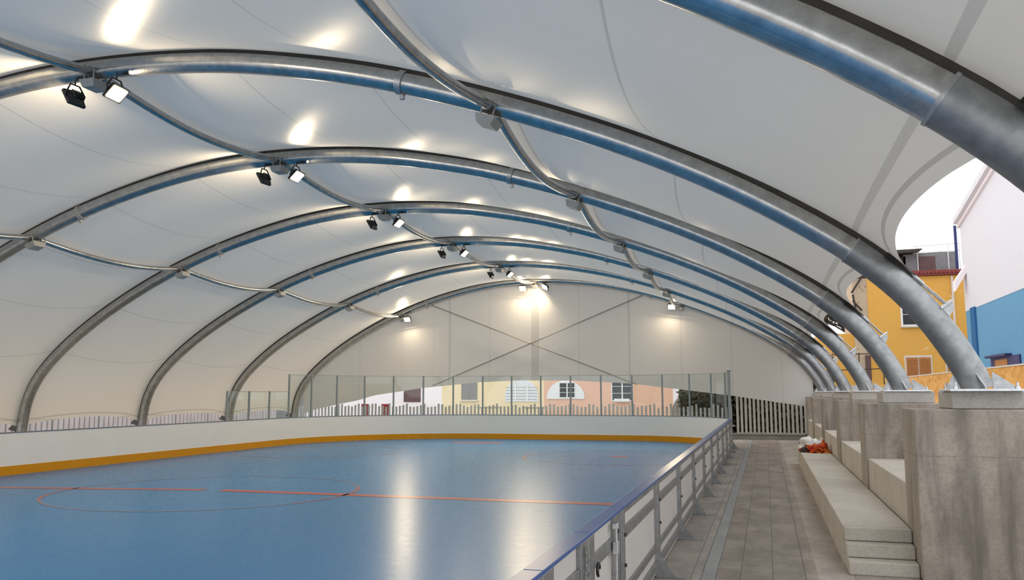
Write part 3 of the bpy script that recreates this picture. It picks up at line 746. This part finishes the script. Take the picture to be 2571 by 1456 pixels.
part(MB().tube([(1.42, 25.5, bz+.16), (1.5, 25.45, bz+.30), (1.44, 25.4, bz+.34), (1.38, 25.4, bz+.22)], 0.016, 6), 'bag_handle', 'white_bag', t)
t = thing('jacket', 'red and yellow patterned jacket heaped in front of the white bag', 'clothing', (1.32, 24.6, bz))
part(lump((1.24, 24.55, bz), .33, .30, .20, 5, .6, 4, 2.4), 'jacket_body', 'red_cloth', t)
part(lump((1.42, 24.70, bz), .12, .2, .30, 8, .5, 3, 2.0), 'sleeve', 'red_cloth', t)
part(lump((0.98, 24.60, bz), .14, .2, .14, 9, .6, 3, 3.0), 'strap', 'dark_cloth', t)
t = thing('carton', 'small dark brown carton beside the white bag', 'box', (0.93, 25.9, bz))
part(MB().bbox(.87, 1.0, 25.98, 26.35, bz, bz+.22, 0.006), 'box_body', 'carton', t)
part(MB().prism([(1.0, 25.98, bz+.22), (1.0, 26.35, bz+.22), (1.10, 26.35, bz+.27), (1.10, 25.98, bz+.27)], (0, 0, 0.006)), 'box_flap', 'carton', t)

# ------------------------------------------------------------------ fences
hs = [1.42, 1.53, 1.74, 1.44, 1.56, 1.90, 1.43, 1.88]
for lab, x0, n, top in (('grey fence of uneven pickets behind the far boards, in front of the far houses', -18.4, 88, 9), ('grey low pickets behind the far left corner of the boards, beside the left arch leg', -24.0, 29, 1.62)):
    t = thing('picket_fence', lab, 'fence', (x0, 40.15, 0.25))
    for k in range(n):
        x = x0+0.193*k; h = min(hs[(k*3+k//5) % 8]+random.uniform(-.05, .05), top)
        part(MB().box(x, x+0.092, 40.1, 40.15, 0.25, h), 'picket', 'picket', t)
    part(MB().box(x0, x0+0.193*n, 40.15, 40.19, 0.55, 0.62), 'rail', 'picket', t)
    if n > 50:
        for q in (-13.8, -11.4): part(MB().box(q, q+1.15, 40.06, 40.1, 1.34, 1.39), 'short_rail', 'picket', t)
t = thing('slat_fence', 'beige upright slat fence below the gable, right of the clear screen', 'fence', (0.3, 40.15, 0.25))
for k in range(20):
    x = -1.33+0.183*k
    part(MB().box(x, x+0.105, 40.1, 40.15, 0.25, 2.1), 'slat', 'slat', t)
part(MB().box(-1.35, 2.3, 40.15, 40.19, 0.25, 0.30), 'foot_rail', 'slat', t)
t = thing('pale_slat_fence', 'pale pinkish slat fence showing below the membrane on the left side', 'fence', (-24.4, 30, 0))
y = 15.5; k = 0
while y < 39.5 and k < 96:
    d = 0.145 if k % 9 else 0.10
    part(MB().box(-24.45, -24.40, y, y+d, 0.0, 1.75), 'slat', 'palefence', t); y += 0.245; k += 1
part(MB().box(-24.50, -24.46, 15.5, 39.5, 0.3, 0.4), 'rail', 'palefence', t); part(MB().box(-24.50, -24.46, 15.5, 39.5, 1.5, 1.6), 'rail', 'palefence', t)
o = MB().box(-26.6, -26.3, 8, 45, 0, 2.4).build('wall_left', 'grey_wall'); tag(o, 'outer wall behind the left fence, darkened as shade in its gaps', 'wall', kind='structure')  # dark colour stands for the shade seen between the fence slats

# ------------------------------------------------------------------ houses beyond the far fence
YF = 55.0
def window(x0, x1, z0, z1, y, parent, pane='pane', frame='frame', mull=1, bars=0, sill=None, fr=0.07):
    m = MB().box(x0-fr, x1+fr, y-0.05, y+.02, z1, z1+fr).box(x0-fr, x1+fr, y-0.05, y+.02, z0-fr, z0).box(x0-fr, x0, y-0.05, y+.02, z0, z1).box(x1, x1+fr, y-0.05, y+.02, z0, z1)
    for k in range(mull):
        x = x0+(x1-x0)*(k+1)/(mull+1); m.box(x-.04, x+.04, y-0.05, y+.02, z0, z1)
    for k in range(bars):
        z = z0+(z1-z0)*(k+1)/(bars+1); m.box(x0, x1, y-0.045, y+.02, z-.014, z+.014)
    wdw = m.build('window', frame, parent)
    MB().box(x0, x1, y-0.03, y+0.03, z0, z1).build('pane', pane, wdw)
    if sill: part(MB().box(x0-.15, x1+.15, y-.16, y, z0-.16, z0-.06), 'sill', sill, parent)
    return wdw
h = thing('white_house', 'pinkish white house front behind the far fence, left of the cream one', 'building', (-26, YF, 0))
part(MB().box(-34, -21.5, YF, YF+8, 0, 6.5), 'wall', 'far_white', h)
window(-24.3, -23.1, 1.5, 2.75, YF, h, 'maroon', 'maroon', 0, 0, None, 0.03)
h = thing('cream_house', 'cream yellow house front behind the far fence with a tall arched blind', 'building', (-18, YF, 0))
part(MB().box(-21.5, -14.2, YF, YF+8, 0, 6.5), 'wall', 'cream', h)
window(-20.0, -18.95, 1.68, 2.95, YF, h, 'grey_shutter', 'grey_shutter', 1, 0, 'sill', 0.04)
def arched(cx, w, z0, zs, y, parent, mat, name):
    pts = [(cx-w, y-.06, z0), (cx+w, y-.06, z0)]+[(cx+w*math.cos(PI*k/16), y-.06, zs+w*0.9*math.sin(PI*k/16)) for k in range(17)]
    return part(MB().prism(pts, (0, .08, 0)), name, mat, parent)
arched(-15.75, 1.15, 1.5, 1.95, YF, h, 'white_blind', 'arched_blind')
for dx in (-.42, .42): part(MB().box(-15.75+dx-.05, -15.75+dx+.05, YF-.1, YF-.05, 1.5, 2.75), 'blind_bar', 'frame', h)
for k in range(5): part(MB().box(-16.85, -14.65, YF-.075, YF-.055, 1.65+.2*k, 1.67+.2*k), 'blind_slat', 'grey_shutter', h)
h = thing('salmon_house', 'salmon pink house front behind the far fence with two dark windows', 'building', (-10, YF, 0))
part(MB().box(-14.2, -5.7, YF, YF+8, 0, 6.5), 'wall', 'salmon', h)
arched(-12.72, 1.28, 1.68, 1.75, YF, h, 'frame', 'arched_surround')
window(-13.1, -12.1, 1.8, 2.72, YF-.05, h, 'pane', 'frame', 1, 2, None, 0.05)
window(-9.6, -8.3, 1.6, 2.95, YF, h, 'pane', 'frame', 1, 2, None, 0.06)
part(MB().bbox(-9.45, -8.45, YF-.3, YF-.06, 1.5, 1.7, 0.02), 'flower_box', 'frame', h)
part(MB().box(-5.7, -4.2, YF-.0, YF+8, 0, 4.0), 'side_wing', 'far_white', h)
# rocks, hedge behind the slat fence
o = lump((-3.4, 45.5, 0.0), 1.6, 1.2, 2.6, 4, .35, 4, 1.6).build('boulder', 'rock'); tag(o, 'brown rock bank behind the right end of the clear screens', 'rock')
def leaves(name, boxes, n, size, mat, label, cat):
    m = MB()
    for k in range(n):
        x0, x1, y0, y1, z0, z1 = random.choice(boxes)
        c = Vector((random.uniform(x0, x1), random.uniform(y0, y1), random.uniform(z0, z1)))
        a = Vector((random.gauss(0, 1), random.gauss(0, 1), random.gauss(0, 1))).normalized(); b = a.orthogonal().normalized()
        s = size*random.uniform(.6, 1.3)
        m.add([c-a*s, c+b*s*.5, c+a*s, c-b*s*.5], [(0, 1, 2, 3)])
    o = m.build(name, mat); return tag(o, label, cat, kind='stuff')
leaves('hedge', [(-4.0, 3.0, 41.2, 42.4, 0.0, 2.2), (-2.5, 3.0, 41.6, 42.6, 0.2, 3.0)], 16000, 0.16, 'leaf', 'dark green undergrowth behind the beige slat fence', 'hedge')
# red chairs and low things beyond the fence at the far left
for k, x in enumerate((-21.2, -20.0)):
    t = thing('red_chair', ['red plastic chair beyond the far fence, the left of two', 'red plastic chair beyond the far fence, the right of two'][k], 'chair', (x, 42.5, -0.1), 'red chairs')
    part(MB().bbox(x-.22, x+.22, 42.3, 42.7, 0.75, 0.8, 0.01), 'seat', 'sign_red', t)
    part(MB().bbox(x-.22, x+.22, 42.66, 42.72, 0.8, 1.5, 0.02), 'backrest', 'sign_red', t)
    for dx in (-.19, .19):
        for yy in (42.33, 42.67): part(MB().tube([(x+dx, yy, -0.1), (x+dx, yy, 0.76)], 0.02, 6), 'leg', 'sign_red', t)

# ------------------------------------------------------------------ right side: yellow house, white and blue house, hoarding, tree
YH = 52.0
h = thing('yellow_house', 'ochre yellow house with peeling plaster behind the arch legs', 'building', (8, YH, 1.2))
part(MB().box(5.778, 10.816, YH, YH+6, 1.06, 8.594), 'wall', 'yellow', h)
part(MB().box(4.992, 5.778, YH+.05, YH+6, 1.06, 8.594), 'side_wall', 'pale', h)
part(MB().box(3.004, 4.992, YH+.3, YH+6, 1.06, 5.451), 'low_wing', 'yellow', h)
rf = MB().box(6.471, 10.92, YH-.22, YH+1, 8.617, 8.756)
for k in range(21): rf.tube([(6.53+.208*k, YH-.3, 8.8), (6.53+.208*k, YH+1.2, 8.94)], 0.104, 8)
part(rf, 'roof_tiles', 'tile', h)
part(MB().box(7.973, 10.862, YH+1.3, YH+3, 8.802, 10.131), 'roof_terrace', 'grey_wall', h)
part(MB().box(8.724, 9.649, YH+1.24, YH+1.3, 8.86, 9.9), 'terrace_door', 'maroon', h)
part(MB().box(5.084, 8.089, YH+1.3, YH+3, 8.594, 9.958), 'attic_wall', 'dark_wood', h)
part(MB().prism([(4.85, YH+.4, 9.9), (8.55, YH+.4, 10.07), (8.9, YH+.4, 10.25), (4.85, YH+.4, 10.19)], (0, 3, 0)), 'attic_roof', 'dark_wood', h)
rl = MB()
for z in (10.07, 10.48): rl.tube([(8.44, YH+.9, z-.02), (10.95, YH+.9, z+.06)], 0.025, 6)
for x in (8.67, 10.28, 10.86): rl.tube([(x, YH+.9, 8.8), (x, YH+.9, 10.54)], 0.025, 6)
part(rl, 'railing', 'frame', h)
part(MB().tube([(10.65, YH+.6, 8.8), (10.65, YH+.6, 11.5)], 0.08, 8), 'chimney_pipe', 'navy', h)
part(MB().tube([(10.2, YH-.06, 2.0), (10.2, YH-.06, 8.55)], 0.06, 8), 'downpipe', 'sill', h)
window(7.57, 9.19, 5.87, 7.02, YH, h, 'pane', 'frame', 1, 1, 'sill', 0.1)
for x0 in (7.65, 9.73):
    s = MB()
    for dx in (0, .65):
        s.box(x0+dx-.03, x0+dx+.57, YH-.06, YH, 2.82, 4.02)
        for k in range(13): s.box(x0+dx+.03, x0+dx+.50, YH-.09, YH-.05, 2.91+.081*k, 2.95+.081*k)
    part(s, 'shutter', 'brown_shutter', h)
    part(MB().box(x0-.12, x0+1.3, YH-.03, YH, 2.70, 4.13), 'shutter_frame', 'sill', h)
ev = MB()
for (a, b) in (((4.97, YH-.2, 8.57), (5.66, YH-.2, 8.8)), ((4.91, YH-.2, 7.76), (5.49, YH-.2, 8.63)), ((4.95, YH-.2, 7.3), (5.43, YH-.2, 6.72)), ((4.97, YH-.3, 7.65), (5.14, YH-.3, 6.38))):
    ev.tube([a, b], 0.06, 6)
part(ev, 'eave_bracket', 'dark_wood', h)
rl = MB()
for z in (3.31, 4.18): rl.tube([(3.35, YH-.6, z), (6.8, YH-.6, z+.1)], 0.03, 6)
for x in (3.7, 5.1, 6.35): rl.tube([(x, YH-.6, 1.2), (x, YH-.6, 4.3)], 0.03, 6)
part(rl, 'yard_railing', 'dark_wood', h)
part(MB().box(5.489, 5.778, YH-.04, YH+.05, 2.793, 4.18), 'side_door', 'maroon', h)

XW = 10.0
h = thing('white_blue_house', 'tall white house with a light blue lower wall at the right edge', 'building', (XW+2, 40, 1.2))
def wallpoly(y0, y1, z0a, z1a, z0b, z1b, x=XW, th=4.0): return MB().prism([(x, y0, z0a), (x, y1, z0b), (x, y1, z1b), (x, y0, z1a)], (th, 0, 0))
part(wallpoly(28, 48.2, 6.2, 13.9, 6.2, 10.75), 'upper_wall', 'white_wall', h)
lw = part(wallpoly(28, 48.2, 1.2, 6.2, 1.2, 6.2, XW+.015), 'lower_wall', 'blue_wall', h); lw['label'] = 'light blue lower wall'
part(wallpoly(27.5, 48.3, 14.0, 14.35, 10.8, 11.1, XW-.30, 5), 'roof_edge', 'white_wall', h)
part(wallpoly(27.8, 48.4, 13.75, 14.0, 10.6, 10.85, XW-.12, 1), 'eave_moulding', 'far_white', h)
part(MB().box(XW-.08, XW+.1, 46.0, 46.9, 1.2, 6.25), 'pilaster', 'deep_blue', h)
part(MB().prism([(XW-.55, 48.0, 7.7), (XW+.05, 48.0, 8.6), (XW+.05, 48.0, 8.2), (XW-.55, 48.0, 7.2)], (0, -0.6, 0)), 'side_canopy', 'far_white', h)
part(MB().box(XW-.05, XW+.02, 39.0, 43.6, 3.15, 3.62), 'blue_window_frame', 'navy', h)
part(MB().box(XW-.07, XW+.0, 40.8, 42.8, 3.15, 3.5), 'timber_shutter', 'brown_shutter', h)
part(MB().box(XW-.25, XW+.02, 40.3, 43.8, 3.62, 3.72), 'window_hood', 'navy', h)
hd = thing('hoarding', 'strand board hoarding fence behind the concrete plinths', 'fence', (6.0, 28, 1.2))
y = 16.0; k = 0
while y < 40:
    part(MB().box(6.0, 6.03, y+.012, y+2.44, 1.2, 2.74), 'board_sheet', 'osb', hd); y += 2.452
part(MB().box(5.98, 6.06, 16, 40.5, 2.74, 2.78), 'top_rail', 'sill', hd)
hd = thing('hoarding', 'strand board hoarding fence in front of the ochre yellow house', 'fence', (6, 43, 1.2))
for k in range(2): part(MB().box(5.1+.5*k, 5.58+.5*k, 43.9, 43.94, 1.2, 2.45), 'board_sheet', 'osb', hd)

# bare tree behind
t = thing('bare_tree', 'dark sparse tree seen against the sky between the arch legs', 'tree', (6.6, 66, 1.2))
br = MB(); lf = MB()
def branch(p, d, L, r, depth):
    q = p+d*L; br.tube([p, p.lerp(q, .5)+Vector((random.uniform(-.1, .1), 0, random.uniform(-.05, .1)))*L*.3, q], r, 5, False)
    if depth == 0:
        for _ in range(16):
            c = q+Vector((random.gauss(0, .3), random.gauss(0, .3), random.gauss(0, .22))); a = Vector((random.gauss(0, 1), random.gauss(0, 1), random.gauss(0, 1))).normalized(); b = a.orthogonal(); s = .1
            lf.add([c-a*s, c+b*s*.6, c+a*s, c-b*s*.6], [(0, 1, 2, 3)])
        return
    for _ in range(4 if depth > 1 else 3):
        dd = (d+Vector((random.gauss(0, .55), random.gauss(0, .5), random.uniform(-.1, .45)))).normalized()
        branch(p.lerp(q, random.uniform(.55, 1)), dd, L*random.uniform(.55, .75), r*.6, depth-1)
branch(Vector((6.6, 66, 1.2)), Vector((0, 0, 1)), 4.4, .16, 4)
part(br, 'branches', 'bark', t); lo = part(lf, 'foliage', 'leaf', t); lo['kind'] = 'stuff'
